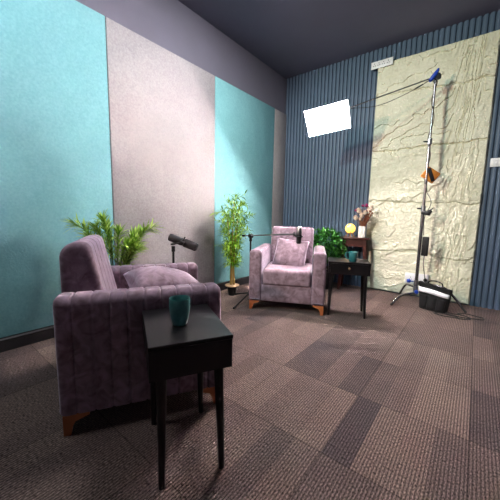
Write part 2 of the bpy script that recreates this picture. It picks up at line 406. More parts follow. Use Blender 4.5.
# ------------------------------------------------------------------ armchairs
def make_armchair(label):
    t = thing('armchair', label, 'armchair', group='mauve velvet armchairs'); V = M['velvet']
    D0, D1, W = -0.366, 0.366, 0.390
    def ys(a, b, step, rd):
        s = [a, a + rd * 0.08, a + rd * 0.3, a + rd * 0.6, a + rd]; k = a + rd
        while k < b - rd - step: k += step; s.append(k)
        return s + [b - rd, b - rd * 0.6, b - rd * 0.3, b - rd * 0.08, b]
    def rnd(s, a, b, rd):
        d = min(s - a, b - s)
        return 0 if d >= rd else rd - math.sqrt(max(0, rd * rd - (rd - d) ** 2))
    pitch_ = 0.0735
    def ins(s):
        f = ((s - D0) / pitch_) % 1.0; d = min(f, 1 - f) * pitch_
        g = 0.0065 * math.exp(-(d / 0.0038) ** 2) + 0.0006 * (1 - min(1, d / (pitch_ / 2))) ** 2
        if s - D0 < 0.04 or D1 - s < 0.04: g = 0
        return g + rnd(s, D0, D1, 0.028)
    for sx in (-1, 1):
        w = 0.132
        poly = round_poly([(-w / 2, 0.095), (w / 2, 0.095), (w / 2, 0.636), (-w / 2, 0.636)], [0.012, 0.012, 0.042, 0.042], 6)
        poly = [p + Vector((sx * (W - w / 2), 0)) for p in dens(poly, 0.05)]
        bm = bmesh.new(); loft(bm, poly, 'y', ys(D0, D1, 0.0045, 0.028), ins)
        obj('armrest', bm, V, t, angle=70)
    # body between the arms
    bm = bmesh.new(); box(bm, (-0.26, -0.346, 0.097), (0.26, 0.34, 0.275), 0.012, 3); obj('seat_base', bm, V, t)
    # seat cushion with a slightly crowned top
    bm = bmesh.new(); nn = 24
    poly = dens(round_poly([(-0.360, 0.277), (0.20, 0.277), (0.20, 0.437), (-0.360, 0.437)], [0.02, 0.02, 0.03, 0.035], 6), 0.03)
    poly = [p + Vector((0, 0.012 * max(0, math.cos((p.x + 0.08) / 0.3 * PI / 2)) if p.y > 0.4 else 0)) for p in poly]
    sl = ys(-0.245, 0.245, 0.03, 0.025); loft(bm, poly, 'x', sl, lambda s: rnd(s, -0.245, 0.245, 0.025)); obj('seat_cushion', bm, V, t, angle=60)
    # back, leaning, with upright channels on its face
    bm = bmesh.new(); pb = 0.49 / 5
    poly = dens(round_poly([(0.366, 0.10), (0.366, 0.842), (0.240, 0.864), (0.150, 0.44), (0.16, 0.10)], [0.015, 0.075, 0.045, 0.05, 0.02], 7), 0.04)
    def insb(s):
        f = ((s + 0.245) / pb) % 1.0; d = min(f, 1 - f) * pb
        g = 0.0022 * math.exp(-(d / 0.006) ** 2)
        if abs(s) > 0.21: g = 0
        return g + rnd(s, -0.25, 0.25, 0.032)
    loft(bm, poly, 'x', ys(-0.25, 0.25, 0.0045, 0.032), insb); obj('backrest', bm, V, t, angle=70)
    # wedge-shaped bracket legs
    wedge = [(0, 0), (0.028, 0), (0.034, 0.035), (0.048, 0.062), (0.105, 0.083), (0.105, 0.096), (0, 0.096)]
    for sx in (-1, 1):
        for sy in (-1, 1):
            bm = bmesh.new(); X = sx * (W - 0.008); Y = sy * 0.354
            prism(bm, [(X - sx * a, b) for a, b in wedge], 'y', Y, Y - sy * 0.028)
            prism(bm, [(Y - sy * a, b) for a, b in wedge], 'x', X, X - sx * 0.028)
            l = obj('leg', bm, M['copper'], t, smooth=False); l['label'] = 'orange wooden bracket leg'
    return t

ch = make_armchair('mauve velvet armchair facing the camera, under the lit panel lamp')
ch.location = (0.962, -1.312, 0); ch.rotation_euler = (0, 0, math.radians(25.5))
dup(ch, (1.085, -3.187, 0), math.radians(149.3), 'mauve velvet armchair seen from its channelled side, in the left foreground')

def pillow(name, label, size, thick, MW):
    bm = bmesh.new(); n = 20
    def P(i, j, s):
        u, v = i / n * 2 - 1, j / n * 2 - 1
        k = (max(0, 1 - u * u) * max(0, 1 - v * v)) ** 0.42
        pin = 1 - 0.07 * (1 - u * u) * 0 - 0.09 * (1 - v * v) * abs(u) ** 2 * 0.6
        pin2 = 1 - 0.09 * (1 - u * u) * abs(v) ** 2 * 0.6
        wr = 0.004 * noise.noise(Vector((u * 3, v * 3, s * 2)))
        return Vector((u * size / 2 * pin, v * size / 2 * pin2, s * (thick / 2 * k) + wr * k))
    A = [[bm.verts.new(P(i, j, 1)) for i in range(n + 1)] for j in range(n + 1)]
    B = [[A[j][i] if i in (0, n) or j in (0, n) else bm.verts.new(P(i, j, -1)) for i in range(n + 1)] for j in range(n + 1)]
    for j in range(n):
        for i in range(n):
            bm.faces.new((A[j][i], A[j][i + 1], A[j + 1][i + 1], A[j + 1][i]))
            q = []
            for v in (B[j][i], B[j + 1][i], B[j + 1][i + 1], B[j][i + 1]):
                if v not in q: q.append(v)
            try: bm.faces.new(q)
            except ValueError: pass
    o = obj(name, bm, M['velvet'], angle=180); o.matrix_world = MW
    return tag(o, label, 'cushion', 'mauve velvet cushions')
def frame(loc, rz, tilt, spin=0):
    return Matrix.Translation(loc) @ Matrix.Rotation(rz, 4, 'Z') @ Matrix.Rotation(tilt, 4, 'X') @ Matrix.Rotation(spin, 4, 'Z')
def on_chair(c, rz, x, y, z):
    return Vector(c) + Matrix.Rotation(rz, 3, 'Z') @ Vector((x, y, z))
R1, R2_ = math.radians(25.5), math.radians(149.3)
pillow('throw_cushion', 'square mauve velvet cushion leaning on the far armchair backrest', 0.37, 0.14, frame(on_chair((0.962, -1.312, 0), R1, 0.005, 0.0, 0.565), R1, math.radians(56), math.radians(-6)))
pillow('throw_cushion', 'mauve velvet cushion on the seat of the nearest armchair, its domed edge above the arm', 0.42, 0.22, frame(on_chair((1.085, -3.187, 0), R2_, -0.01, -0.12, 0.560), R2_, math.radians(12), math.radians(12)))

# ------------------------------------------------------------------ black side tables
def make_table(label):
    t = thing('side_table', label, 'side table', group='black side tables'); B = M['black']
    w, d, z0, z1 = 0.195, 0.15, 0.430, 0.555
    bm = bmesh.new(); box(bm, (-w, -d, z1 - 0.016), (w, d, z1), 0.002, 1); obj('tabletop', bm, B, t, smooth=False)
    bm = bmesh.new()
    box(bm, (-w + 0.001, -d + 0.004, z0), (-w + 0.017, d - 0.001, z1 - 0.016)); box(bm, (w - 0.017, -d + 0.004, z0), (w - 0.001, d - 0.001, z1 - 0.016))
    box(bm, (-w + 0.017, d - 0.015, z0), (w - 0.017, d - 0.001, z1 - 0.016)); box(bm, (-w + 0.017, -d + 0.022, z0), (w - 0.017, d - 0.015, z0 + 0.012))
    obj('carcass', bm, B, t, smooth=False)
    bm = bmesh.new(); box(bm, (-w + 0.0185, -d + 0.002, z0 + 0.001), (w - 0.0185, -d + 0.020, z1 - 0.0175), 0.001, 1); dr = obj('drawer', bm, B, t, smooth=False)
    bm = bmesh.new(); lathe(bm, [(0, 0), (0.006, 0), (0.005, 0.010), (0.011, 0.014), (0.012, 0.021), (0.008, 0.026), (0, 0.027)], 20,
                            Matrix.Translation((0, -d + 0.002, 0.497)) @ Matrix.Rotation(PI / 2, 4, 'X'))
    k = obj('knob', bm, M['brass'], dr); k['label'] = 'small brass knob'
    for sx in (-1, 1):
        for sy in (-1, 1):
            bm = bmesh.new(); tube(bm, [(sx * 0.172, sy * 0.114, 0), (sx * 0.155, sy * 0.105, z0)], [0.0115, 0.019], 20); obj('leg', bm, B, t)
    return t
tb = make_table('black side table with brass knob between the far armchair and the light stand')
tb.location = (1.598, -1.232, 0); tb.rotation_euler = (0, 0, math.radians(23.7))
dup(tb, (1.671, -3.366, 0), math.radians(152), 'black side table in the foreground holding a dark green tumbler')

# cups
bm = bmesh.new(); lathe(bm, [(0, 0), (0.024, 0), (0.028, 0.004), (0.034, 0.030), (0.0385, 0.065), (0.0385, 0.098), (0.0375, 0.101), (0.0355, 0.098), (0.0355, 0.065), (0.031, 0.03), (0.025, 0.009), (0, 0.008)], 40)
o = obj('tumbler', bm, M['greenc']); o.location = (1.684, -3.392, 0.5552); o.scale = (1.07, 1.07, 1.08)
tag(o, 'dark green ceramic tumbler on the foreground black side table', 'cup')
t = thing('mug', 'teal mug with side handle on the far black side table', 'mug', (1.660, -1.290, 0.5552), math.radians(20)); t.scale = (0.92, 0.92, 0.96)
bm = bmesh.new(); lathe(bm, [(0, 0), (0.032, 0), (0.037, 0.006), (0.042, 0.05), (0.047, 0.100), (0.045, 0.102), (0.0435, 0.100), (0.038, 0.05), (0.033, 0.01), (0, 0.009)], 36); obj('cup_body', bm, M['tealc'], t)
bm = bmesh.new(); tube(bm, spline([(-0.043, 0, 0.088), (-0.068, 0, 0.090), (-0.078, 0, 0.062), (-0.066, 0, 0.033), (-0.040, 0, 0.024)], 6), 0.0055, 10); obj('handle', bm, M['tealc'], t)

# ------------------------------------------------------------------ plants
rng = random.Random(7)
def leaf(bm, p, d, L, Wd, up=Vector((0, 0, 1)), droop=0.25):
    d = d.normalized(); s = d.cross(up)
    s = s.normalized() if s.length > 1e-3 else Vector((1, 0, 0)); nn = s.cross(d).normalized()
    mid = []; lf = []; rt = []
    for t, wv in ((0, 0.12), (0.3, 1.0), (0.65, 0.75), (1.0, 0.0)):
        c = p + d * L * t - Vector((0, 0, 1)) * droop * L * t * t
        mid.append(bm.verts.new(c))
        if wv > 0:
            lf.append(bm.verts.new(c + s * Wd / 2 * wv + nn * Wd * 0.15)); rt.append(bm.verts.new(c - s * Wd / 2 * wv + nn * Wd * 0.15))
    for i in range(2):
        bm.faces.new((mid[i], mid[i + 1], lf[i + 1], lf[i])); bm.faces.new((mid[i], rt[i], rt[i + 1], mid[i + 1]))
    bm.faces.new((mid[2], mid[3], lf[2])); bm.faces.new((mid[2], rt[2], mid[3]))
def rv(): return Vector((rng.gauss(0, 1), rng.gauss(0, 1), rng.gauss(0, 1))).normalized()

# slender bamboo
t = thing('potted_bamboo', 'slender artificial bamboo with yellow canes in a small black pot by the teal panel', 'plant', (0.285, -1.53, 0))
bm = bmesh.new(); lathe(bm, [(0, 0), (0.045, 0), (0.060, 0.105), (0.066, 0.105), (0.066, 0.120), (0.056, 0.120), (0.054, 0.100), (0, 0.100)], 32); obj('pot', bm, M['blackp'], t)
bm = bmesh.new(); lathe(bm, [(0, 0.101), (0.052, 0.101), (0.090, 0.122), (0.086, 0.130), (0.03, 0.134), (0, 0.134)], 28); obj('jute_collar', bm, M['jute'], t)
lb = bmesh.new()
for k, (dx, dy, tx, ty, hh) in enumerate(((-0.025, 0, -0.04, -0.06, 0.98), (0.020, 0.012, 0.06, 0.04, 1.10), (0.0, -0.022, 0.00, 0.02, 1.16), (0.004, 0.026, -0.02, 0.07, 0.90))):
    base = Vector((dx, dy, 0.1)); top = Vector((tx, ty, hh)); path = spline([base, base.lerp(top, 0.35) + Vector((-0.35 * tx, -0.35 * ty, 0)), top], 8)
    bm = bmesh.new(); tube(bm, path, [0.016, 0.004], 10); obj('cane', bm, M['cane'], t)
    z = 0.37
    while z < hh:
        c = path[min(len(path) - 1, int((z - 0.1) / (hh - 0.1) * (len(path) - 1)))].copy(); c.z = z
        for b in range(4):
            a = rng.uniform(0, 2 * PI); rad = (0.07 + 0.15 * math.sin(min(1, (z - 0.28) / 0.75) * PI * 0.75)) * rng.uniform(0.35, 1.0)
            d = Vector((math.cos(a) * 0.85, math.sin(a), rng.uniform(0.15, 0.8))).normalized()
            tube(lb, [c, c + d * rad * 0.9], [0.0022, 0.0012], 4)
            for m_ in range(6):
                q = c + d * rad * rng.uniform(0.3, 0.95)
                ld = (d * 0.7 + rv() * 0.8 + Vector((0, 0, 0.15)))
                if (q + ld.normalized() * 0.09).x + 0.285 < 0.06: ld.x = abs(ld.x)
                leaf(lb, q, ld, rng.uniform(0.06, 0.10), rng.uniform(0.011, 0.017))
        z += rng.uniform(0.035, 0.055)
# the arching spray to the left and to the right
for a0, a1 in (((0, 0, 0.92), (-0.06, -0.24, 1.00)), ((0, 0, 0.90), (0.13, 0.20, 0.98))):
    P = spline([a0, Vector(a0).lerp(Vector(a1), 0.5) + Vector((0, 0, 0.05)), a1], 6); tube(lb, P, [0.003, 0.0012], 5)
    for p_ in P[3:]:
        for m_ in range(3): leaf(lb, p_, (P[-1] - P[0]).normalized() + rv() * 0.8, rng.uniform(0.07, 0.10), 0.014)
obj('foliage', lb, M['leaf'], t, smooth=False)

# leafy palm behind the near armchair
t = thing('potted_palm', 'spreading bright green artificial palm behind the nearest armchair, against teal and grey panels', 'plant', (0.30, -2.98, 0))
bm = bmesh.new(); lathe(bm, [(0, 0), (0.085, 0), (0.115, 0.20), (0.122, 0.20), (0.122, 0.22), (0.108, 0.22), (0.105, 0.19), (0, 0.19)], 32); obj('pot', bm, M['blackp'], t)
lb = bmesh.new()
tips = [(-0.10, -0.24, 0.90), (-0.02, -0.18, 0.80), (0.0, -0.08, 0.93), (-0.06, -0.02, 0.86), (0.03, 0.20, 0.83), (0.10, 0.29, 0.87),
        (0.10, 0.13, 0.76), (0.06, 0.18, 0.70), (0.12, 0.05, 0.74), (0.02, 0.04, 0.83), (0.0, -0.14, 0.87), (0.14, 0.12, 0.70)]
for tp in tips:
    tp = Vector(tp); P = spline([(tp.x * .1, tp.y * .1, 0.18), (tp.x * .25, tp.y * .35, tp.z * 0.62), (tp.x * .6, tp.y * .72, tp.z * 0.92), tp], 9)
    bm = bmesh.new(); tube(bm, P, [0.006, 0.002], 6); obj('frond_stem', bm, M['stem'], t)
    for i, p_ in enumerate(P[11:]):
        d = (P[min(len(P) - 1, 12 + i)] - P[10 + i]).normalized()
        for m_ in range(5):
            ld = d * 0.9 + rv() * 0.75; L_ = rng.uniform(0.085, 0.13)
            if (p_ + ld.normalized() * L_).x + 0.30 < 0.06: ld.x = abs(ld.x) * 0.3 + 0.02
            if p_.x + 0.3 < 0.07: continue
            leaf(lb, p_, ld, L_, rng.uniform(0.011, 0.017), droop=0.15)
obj('foliage', lb, M['palm'], t, smooth=False)

# dense round bush behind the side table
t = thing('potted_bush', 'dense dark green leafy bush between the far armchair and the brown corner table', 'plant', (1.00, -0.40, 0.0))
bm = bmesh.new(); lathe(bm, [(0, 0), (0.10, 0), (0.135, 0.26), (0.142, 0.26), (0.142, 0.28), (0.128, 0.28), (0.125, 0.25), (0, 0.25)], 32); obj('pot', bm, M['blackp'], t)
for k in range(5):
    a = k * 2 * PI / 5; bm = bmesh.new(); tube(bm, [(0.03 * math.cos(a), 0.03 * math.sin(a), 0.24), (0.13 * math.cos(a), 0.13 * math.sin(a), 0.58)], [0.007, 0.003], 6); obj('stem', bm, M['stem'], t)
lb = bmesh.new()
for k in range(1500):
    d = rv(); r_ = rng.uniform(0.55, 1.0) * (1 + 0.12 * noise.noise(d * 3))
    p_ = Vector((d.x * 0.25, d.y * 0.25, 0.59 + d.z * 0.235)) * 1.0; p_ = Vector((0, 0, 0.60)).lerp(p_, r_)
    leaf(lb, p_, d * 0.6 + rv() * 0.8 + Vector((0, 0, 0.3)), rng.uniform(0.045, 0.07), rng.uniform(0.024, 0.036), droop=0.3)
obj('foliage', lb, M['bush'], t, smooth=False)

# ------------------------------------------------------------------ brown corner table, globe lamp, vase
t = thing('corner_table', 'small reddish brown wooden table in front of the fluted wall, carrying globe lamp and vase', 'table', (1.315, -0.20, 0), math.radians(12))
bm = bmesh.new(); box(bm, (-0.185, -0.13, 0.700), (0.185, 0.13, 0.720), 0.004, 2); obj('tabletop', bm, M['brown'], t)
bm = bmesh.new()
for sy in (-1, 1): box(bm, (-0.13, sy * 0.095 - 0.009, 0.60), (0.13, sy * 0.095 + 0.009, 0.700))
for sx in (-1, 1): box(bm, (sx * 0.13 - 0.009, -0.095, 0.60), (sx * 0.13 + 0.009, 0.095, 0.700))
obj('apron', bm, M['brown'], t, smooth=False)
for sx in (-1, 1):
    for sy in (-1, 1):
        bm = bmesh.new(); P0 = Vector((sx * 0.165, sy * 0.115, 0)); P1 = Vector((sx * 0.125, sy * 0.092, 0.685))
        box(bm, (-0.019, -0.019, 0), (0.019, 0.019, 0.700), 0.003, 1)
        for v in bm.verts:
            q = P0.lerp(P1, v.co.z / 0.685); v.co.x += q.x; v.co.y += q.y
        obj('leg', bm, M['brown'], t, smooth=False)
bm = bmesh.new()
for sy in (-1, 1): box(bm, (-0.148, sy * 0.105 - 0.008, 0.26), (0.148, sy * 0.105 + 0.008, 0.30))
obj('stretcher', bm, M['brown'], t, smooth=False)

t = thing('globe_lamp', 'glowing yellow globe lamp on a small wooden cradle beside the white vase', 'lamp', (1.25, -0.235, 0.7205))
bm = bmesh.new(); bmesh.ops.create_uvsphere(bm, u_segments=32, v_segments=20, radius=0.066)
for v in bm.verts: v.co.z += 0.112
obj('globe', bm, M['globe'], t)
bm = bmesh.new(); tube(bm, [(0.042 * math.cos(a), 0.042 * math.sin(a), 0.052) for a in [k * PI / 10 for k in range(21)]], 0.004, 8); obj('cradle_ring', bm, M['wood'], t)
for k in range(4):
    a = k * PI / 2 + 0.5; bm = bmesh.new(); tube(bm, [(0.060 * math.cos(a), 0.060 * math.sin(a), 0), (0.030 * math.cos(a), 0.030 * math.sin(a), 0.040), (0.055 * math.cos(a), 0.055 * math.sin(a), 0.075)], 0.0055, 8); obj('cradle_leg', bm, M['wood'], t)

VP = Vector((1.402, -0.225, 0.7205))
bm = bmesh.new(); lathe(bm, [(0, 0), (0.040, 0), (0.044, 0.004), (0.044, 0.135), (0.038, 0.148), (0.033, 0.150), (0.031, 0.146), (0.036, 0.13), (0.037, 0.01), (0, 0.01)], 36)
o = obj('vase', bm, M['vase']); o.location = VP; tag(o, 'white ribbed cylindrical vase holding dried flowers', 'vase')
t = thing('dried_bouquet', 'bouquet of cream and magenta dried flowers standing in the white vase', 'flowers', VP)
heads = [(-0.055, -0.02, 0.285, 0.027, 'cream'), (-0.015, -0.04, 0.235, 0.024, 'cream'), (-0.085, -0.03, 0.205, 0.024, 'cream'), (0.02, -0.03, 0.265, 0.022, 'cream'), (0.085, -0.01, 0.31, 0.024, 'cream'),
         (-0.09, 0.0, 0.28, 0.022, 'magenta'), (0.02, 0.01, 0.325, 0.024, 'magenta'), (-0.02, 0.01, 0.33, 0.018, 'magenta'), (0.055, 0.0, 0.30, 0.020, 'cream'), (-0.03, -0.03, 0.20, 0.018, 'cream')]
def bloom(bm, c, r, n=26):
    for k in range(n):
        d = rv(); d.z = abs(d.z) * 0.9 + 0.05; leaf(bm, c, d, r * rng.uniform(0.9, 1.2), r * 0.75, droop=-0.15)
for (x, y, z, r, cn) in heads:
    z = z * 1.22; r = r * 1.4; x = x * 1.1 + 0.012
    bm = bmesh.new(); tube(bm, spline([(0, 0, 0.02), (x * 0.25, y * 0.3, 0.14), (x, y, z)], 5), 0.002, 5); st = obj('flower_stem', bm, M['dried'], t)
    bm = bmesh.new()
    if cn == 'cream':
        bmesh.ops.create_icosphere(bm, subdivisions=2, radius=r * 0.8)
        for v in bm.verts: v.co = v.co * (1 + 0.2 * noise.noise(v.co * 90)) + Vector((x, y, z))
    bloom(bm, Vector((x, y, z)), r * 1.15); obj('flower_head', bm, M[cn], st, smooth=False)
for (x, z) in ((0.06, 0.24), (0.09, 0.27), (0.075, 0.21), (0.10, 0.30), (0.045, 0.27), (0.11, 0.25), (-0.03, 0.17), (0.02, 0.19)):
    z *= 1.2; bm = bmesh.new(); P = spline([(0, 0, 0.03), (x * 0.2, 0, 0.13), (x, -0.01, z)], 6); tube(bm, P, [0.003, 0.003], 6)
    for p_ in P[5:]:
        for m_ in range(8): leaf(bm, p_, (P[-1] - P[0]).normalized() + rv() * 0.6, 0.040, 0.016, droop=0)
    obj('dried_sprig', bm, M['dried'], t, smooth=False)

# ------------------------------------------------------------------ microphones
def cyl(bm, a, b, r, seg=20): tube(bm, [a, b], r, seg)
# broadcast mic behind near armchair
mt = Vector((0.745, -2.742, 0.765))
ax = (Vector((0.892, -2.628, 0.735)) - Vector((0.727, -2.748, 0.808))).normalized(); A0 = Vector((0.722, -2.752, 0.812)); LN = 0.235
t = thing('microphone', 'black broadcast microphone angled down on its stand behind the nearest armchair', 'microphone', mt)
def MP(s, off=Vector((0, 0, 0))): return A0 + ax * s + off - mt
bm = bmesh.new(); tube(bm, [MP(0), MP(0.004), MP(0.015), MP(0.11), MP(0.122)], [0.020, 0.028, 0.031, 0.031, 0.027], 24); obj('mic_body', bm, M['blackp'], t)
bm = bmesh.new(); tube(bm, [MP(0.122), MP(0.130), MP(0.222), MP(0.234)], [0.027, 0.033, 0.033, 0.026], 24); obj('windscreen', bm, M['foam'], t)
side = ax.cross(Vector((0, 0, 1))).normalized(); dn = side.cross(ax).normalized()
bm = bmesh.new()
for s_ in (-1, 1): cyl(bm, MP(0.105, side * 0.040 * s_ + dn * 0.004), MP(0.135, side * 0.040 * s_ + dn * 0.004), 0.012, 14)
tube(bm, spline([MP(0.11, side * 0.042), MP(0.06, side * 0.038 - dn * 0.034 * -1 * -1), MP(0.035, -dn * 0.048), MP(0.06, -side * 0.038 - dn * 0.034), MP(0.11, -side * 0.042)], 6), 0.006, 8)
cyl(bm, MP(0.120, side * 0.03 + dn * 0.02), MP(0.120, dn * 0.043 + side * 0.01), 0.006, 8)
obj('yoke', bm, M['blackp'], t)
t = thing('microphone_stand', 'short black microphone stand carrying the broadcast microphone behind the nearest armchair', 'stand', (0.760, -2.742, 0))
bm = bmesh.new(); lathe(bm, [(0, 0), (0.09, 0), (0.092, 0.006), (0.085, 0.014), (0.02, 0.022), (0, 0.022)], 32); obj('base', bm, M['blackp'], t)
bm = bmesh.new(); cyl(bm, (0, 0, 0.015), (0, 0, 0.72), 0.0085); obj('pole', bm, M['blackp'], t)
bm = bmesh.new(); cyl(bm, (0, 0, 0.70), (0, 0, 0.742), 0.014); obj('collar', bm, M['blackp'], t)

# boom stand and condenser mic at the far armchair
Tb = Vector((0.575, -1.545, 0)); Th = Vector((0.575, -1.545, 0.757)); Me = Vector((1.435, -1.985, 0.842))
t = thing('boom_microphone_stand', 'black tripod boom stand at the left side of the far armchair', 'stand', Tb)
bm = bmesh.new(); cyl(bm, (0, 0, 0.10), (0, 0, 0.70), 0.0095); obj('pole', bm, M['blackp'], t)
bm = bmesh.new(); cyl(bm, (0, 0, 0.055), (0, 0, 0.115), 0.018); obj('hub', bm, M['blackp'], t)
bm = bmesh.new(); cyl(bm, (0, 0, 0.69), (0, 0, 0.735), 0.016); cyl(bm, (-0.012, -0.02, 0.752), (0.012, 0.02, 0.752), 0.022); obj('clutch', bm, M['blackp'], t)
for fx, fy in ((0.085, -0.375), (-0.265, 0.03), (0.10, 0.28)):
    bm = bmesh.new(); tube(bm, [(0, 0, 0.085), (fx, fy, 0.010)], 0.008, 10); l = obj('leg', bm, M['blackp'], t)
    bm = bmesh.new(); v = Vector((fx, fy, 0)).normalized(); tube(bm, [Vector((fx, fy, 0.0115)) - v * 0.03 + Vector((0, 0, 0.004)), Vector((fx, fy, 0.0115))], 0.0115, 10); obj('rubber_foot', bm, M['rubber'], l)
bd = (Me - Th).normalized()
bm = bmesh.new(); cyl(bm, Th - bd * 0.17 - Tb, Me - bd * 0.035 - Tb, 0.0065); obj('boom_arm', bm, M['steel'], t)
bm = bmesh.new(); cyl(bm, Th - bd * 0.24 - Tb, Th - bd * 0.16 - Tb, 0.011); obj('boom_end', bm, M['rubber'], t)
t = thing('microphone', 'dark upright condenser microphone at the end of the boom in front of the far armchair', 'microphone', Me)
bm = bmesh.new(); tube(bm, [(0, 0, -0.078), (0, 0, -0.072), (0, 0, -0.005)], [0.016, 0.020, 0.0205], 24); obj('mic_body', bm, M['blackp'], t)
bm = bmesh.new(); tube(bm, [(0, 0, -0.005), (0, 0, 0.0), (0, 0, 0.040), (0, 0, 0.058), (0, 0, 0.064)], [0.0205, 0.0225, 0.0225, 0.017, 0.007], 24); g = obj('grille', bm, M['steel'], t); g['label'] = 'grey metal mesh grille'
bm = bmesh.new(); tube(bm, [(0.029 * math.cos(a), 0.029 * math.sin(a), -0.02) for a in [k * PI / 12 for k in range(25)]], 0.006, 8); cyl(bm, (-0.029, 0.012, -0.02), tuple(-bd * 0.075), 0.007, 10)
cyl(bm, tuple(-bd * 0.075 + Vector((0, 0, 0.02))), tuple(-bd * 0.075 - Vector((0, 0, 0.02))), 0.007, 10); obj('mount', bm, M['blackp'], t)

# ------------------------------------------------------------------ light stand, panel lamp
SB = Vector((2.09, -0.32, 0)); HD = Vector((2.095, -0.32, 2.50))
t = thing('light_stand', 'chrome C-stand with turtle legs in front of the cream stone panel', 'stand', SB)
def L_(x, y, z=0): return Vector((x, y, z)) - SB
bm = bmesh.new(); cyl(bm, (0, 0, 0.11), (0, 0, 1.12), 0.0175, 20); obj('lower_column', bm, M['chrome'], t)
bm = bmesh.new(); cyl(bm, (0, 0, 1.10), (0, 0, 1.85), 0.0145, 20); obj('middle_column', bm, M['chrome'], t)
bm = bmesh.new(); cyl(bm, (0, 0, 1.83), (0, 0, 2.47), 0.0115, 20); obj('upper_column', bm, M['chrome'], t)
for z in (1.10, 1.83):
    bm = bmesh.new(); cyl(bm, (0, 0, z - 0.03), (0, 0, z + 0.03), 0.024); k = obj('collar', bm, M['steel'], t)
    bm = bmesh.new(); cyl(bm, (-0.02, -0.01, z), (-0.055, -0.03, z), 0.008); obj('knob', bm, M['blackp'], k)
bm = bmesh.new(); cyl(bm, (0, 0, 0.10), (0, 0, 0.20), 0.027); cyl(bm, (0, 0, 0.21), (0, 0, 0.27), 0.027); obj('leg_hub', bm, M['steel'], t)
for fx, fy, z in ((1.909, -0.653, 0.118), (1.885, -0.075, 0.18), (2.58, -0.40, 0.235)):
    F = L_(fx, fy); u = F.normalized()
    P = spline([Vector((0, 0, z)), u * 0.12 + Vector((0, 0, z)), F * 0.62 + Vector((0, 0, z * 0.93)), F * 0.82 + Vector((0, 0, z * 0.55)), F + Vector((0, 0, 0.013))], 6)
    if fx > 2.5: P = spline([Vector((0, 0, z)), F * 0.45 + Vector((0, 0, z + 0.01)), F * 0.66 + Vector((0, 0, z * 0.86)), F + Vector((0, 0, 0.013))], 6)
    bm = bmesh.new(); tube(bm, P, 0.0125, 14); l = obj('leg', bm, M['chrome'], t)
    bm = bmesh.new(); tube(bm, [P[-1].lerp(P[-4], 0.6), P[-1]], 0.0135, 12); obj('rubber_foot', bm, M['rubber'], l)
for p0, p1 in (((-0.028, -0.02, 0.255), (-0.085, -0.055, 0.26)), ((0.01, -0.03, 0.15), (0.025, -0.095, 0.15))):
    bm = bmesh.new(); P0, P1 = Vector(p0), Vector(p1); cyl(bm, P0, P0.lerp(P1, 0.5), 0.007); tube(bm, [P0.lerp(P1, 0.45), P0.lerp(P1, 0.6), P1], [0.014, 0.022, 0.020], 10); k = obj('knob', bm, M['blue'], t); k['label'] = 'blue star knob'
bm = bmesh.new(); cyl(bm, (0, 0, 2.44), (0, 0, 2.50), 0.020); cyl(bm, (-0.025, 0.018, 2.49), (0.03, -0.02, 2.49), 0.034, 24); obj('grip_head', bm, M['steel'], t)
bm = bmesh.new(); tube(bm, [(-0.052, -0.045, 2.445), (-0.042, -0.05, 2.452), (0.0, -0.05, 2.505), (0.020, -0.05, 2.54), (0.024, -0.05, 2.556)], [0.010, 0.020, 0.023, 0.014, 0.008], 12); k = obj('knob', bm, M['blue'], t); k['label'] = 'blue T-handle knob'
PCc = Vector((1.143, -0.905, 2.082)); pn = Vector((0.308, -0.676, -0.669)).normalized()
px = Vector((0.4528, 0.1385, 0.0685)); px = (px - pn * px.dot(pn)).normalized(); py = pn.cross(px)
bE = PCc + px * 0.262 + py * 0.06 - pn * 0.02
bm = bmesh.new(); cyl(bm, HD - SB + (HD - bE).normalized() * 0.03, bE - SB, 0.0065, 12); obj('boom_arm', bm, M['steel'], t)

PM = Matrix(((px.x, py.x, pn.x, PCc.x), (px.y, py.y, pn.y, PCc.y), (px.z, py.z, pn.z, PCc.z), (0, 0, 0, 1)))
t = thing('panel_lamp', 'bright rectangular LED panel lamp hanging from the boom above the far armchair', 'lamp'); t.matrix_world = PM
bm = bmesh.new(); box(bm, (-0.243, -0.158, -0.018), (0.243, 0.158, -0.001), 0.004, 2); obj('housing', bm, M['blackp'], t)
bm = bmesh.new(); vs = [bm.verts.new(v) for v in ((-0.238, -0.153, 0.0005), (0.238, -0.153, 0.0005), (0.238, 0.153, 0.0005), (-0.238, 0.153, 0.0005))]; bm.faces.new(vs)
o = obj('led_array', bm, led_mat(), t, smooth=False)
bm = bmesh.new(); cyl(bm, (0.10, 0.05, -0.024), (0.262, 0.06, -0.024), 0.008); cyl(bm, (0, -0.13, -0.022), (0, 0.13, -0.022), 0.006); obj('bracket', bm, M['steel'], t)

# cables
bm = bmesh.new(); e0 = bE + Vector((0, -0.02, -0.02)); h0 = HD + Vector((-0.02, -0.05, -0.03))
P = spline([e0, e0.lerp(h0, 0.35) + Vector((0, 0, -0.075)), e0.lerp(h0, 0.72) + Vector((0, 0, -0.055)), h0], 10)
tube(bm, P, 0.0035, 8); q = e0.lerp(h0, 0.78) + Vector((0, 0, -0.045)); q2 = e0.lerp(h0, 0.88) + Vector((0, 0, -0.025)); tube(bm, [q, q.lerp(q2, 0.2), q2], [0.005, 0.009, 0.006], 8)
P = [h0]
for i in range(1, 61):
    s_ = i / 60; z = h0.z - s_ * (h0.z - 1.28); a = s_ * 2 * PI * 3
    P.append(Vector((SB.x + 0.0195 * math.cos(a), SB.y + 0.0195 * math.sin(a), z)))
P += spline([P[-1], (SB.x + 0.075, SB.y - 0.05, 1.16), (SB.x + 0.03, SB.y - 0.07, 1.0), (SB.x + 0.035, SB.y - 0.06, 0.80)], 8)[1:]
tube(bm, P, 0.0035, 8); tag(obj('lamp_cable', bm, M['rubber']), 'thin black cable running from the panel lamp along the boom and down the light stand', 'cable')
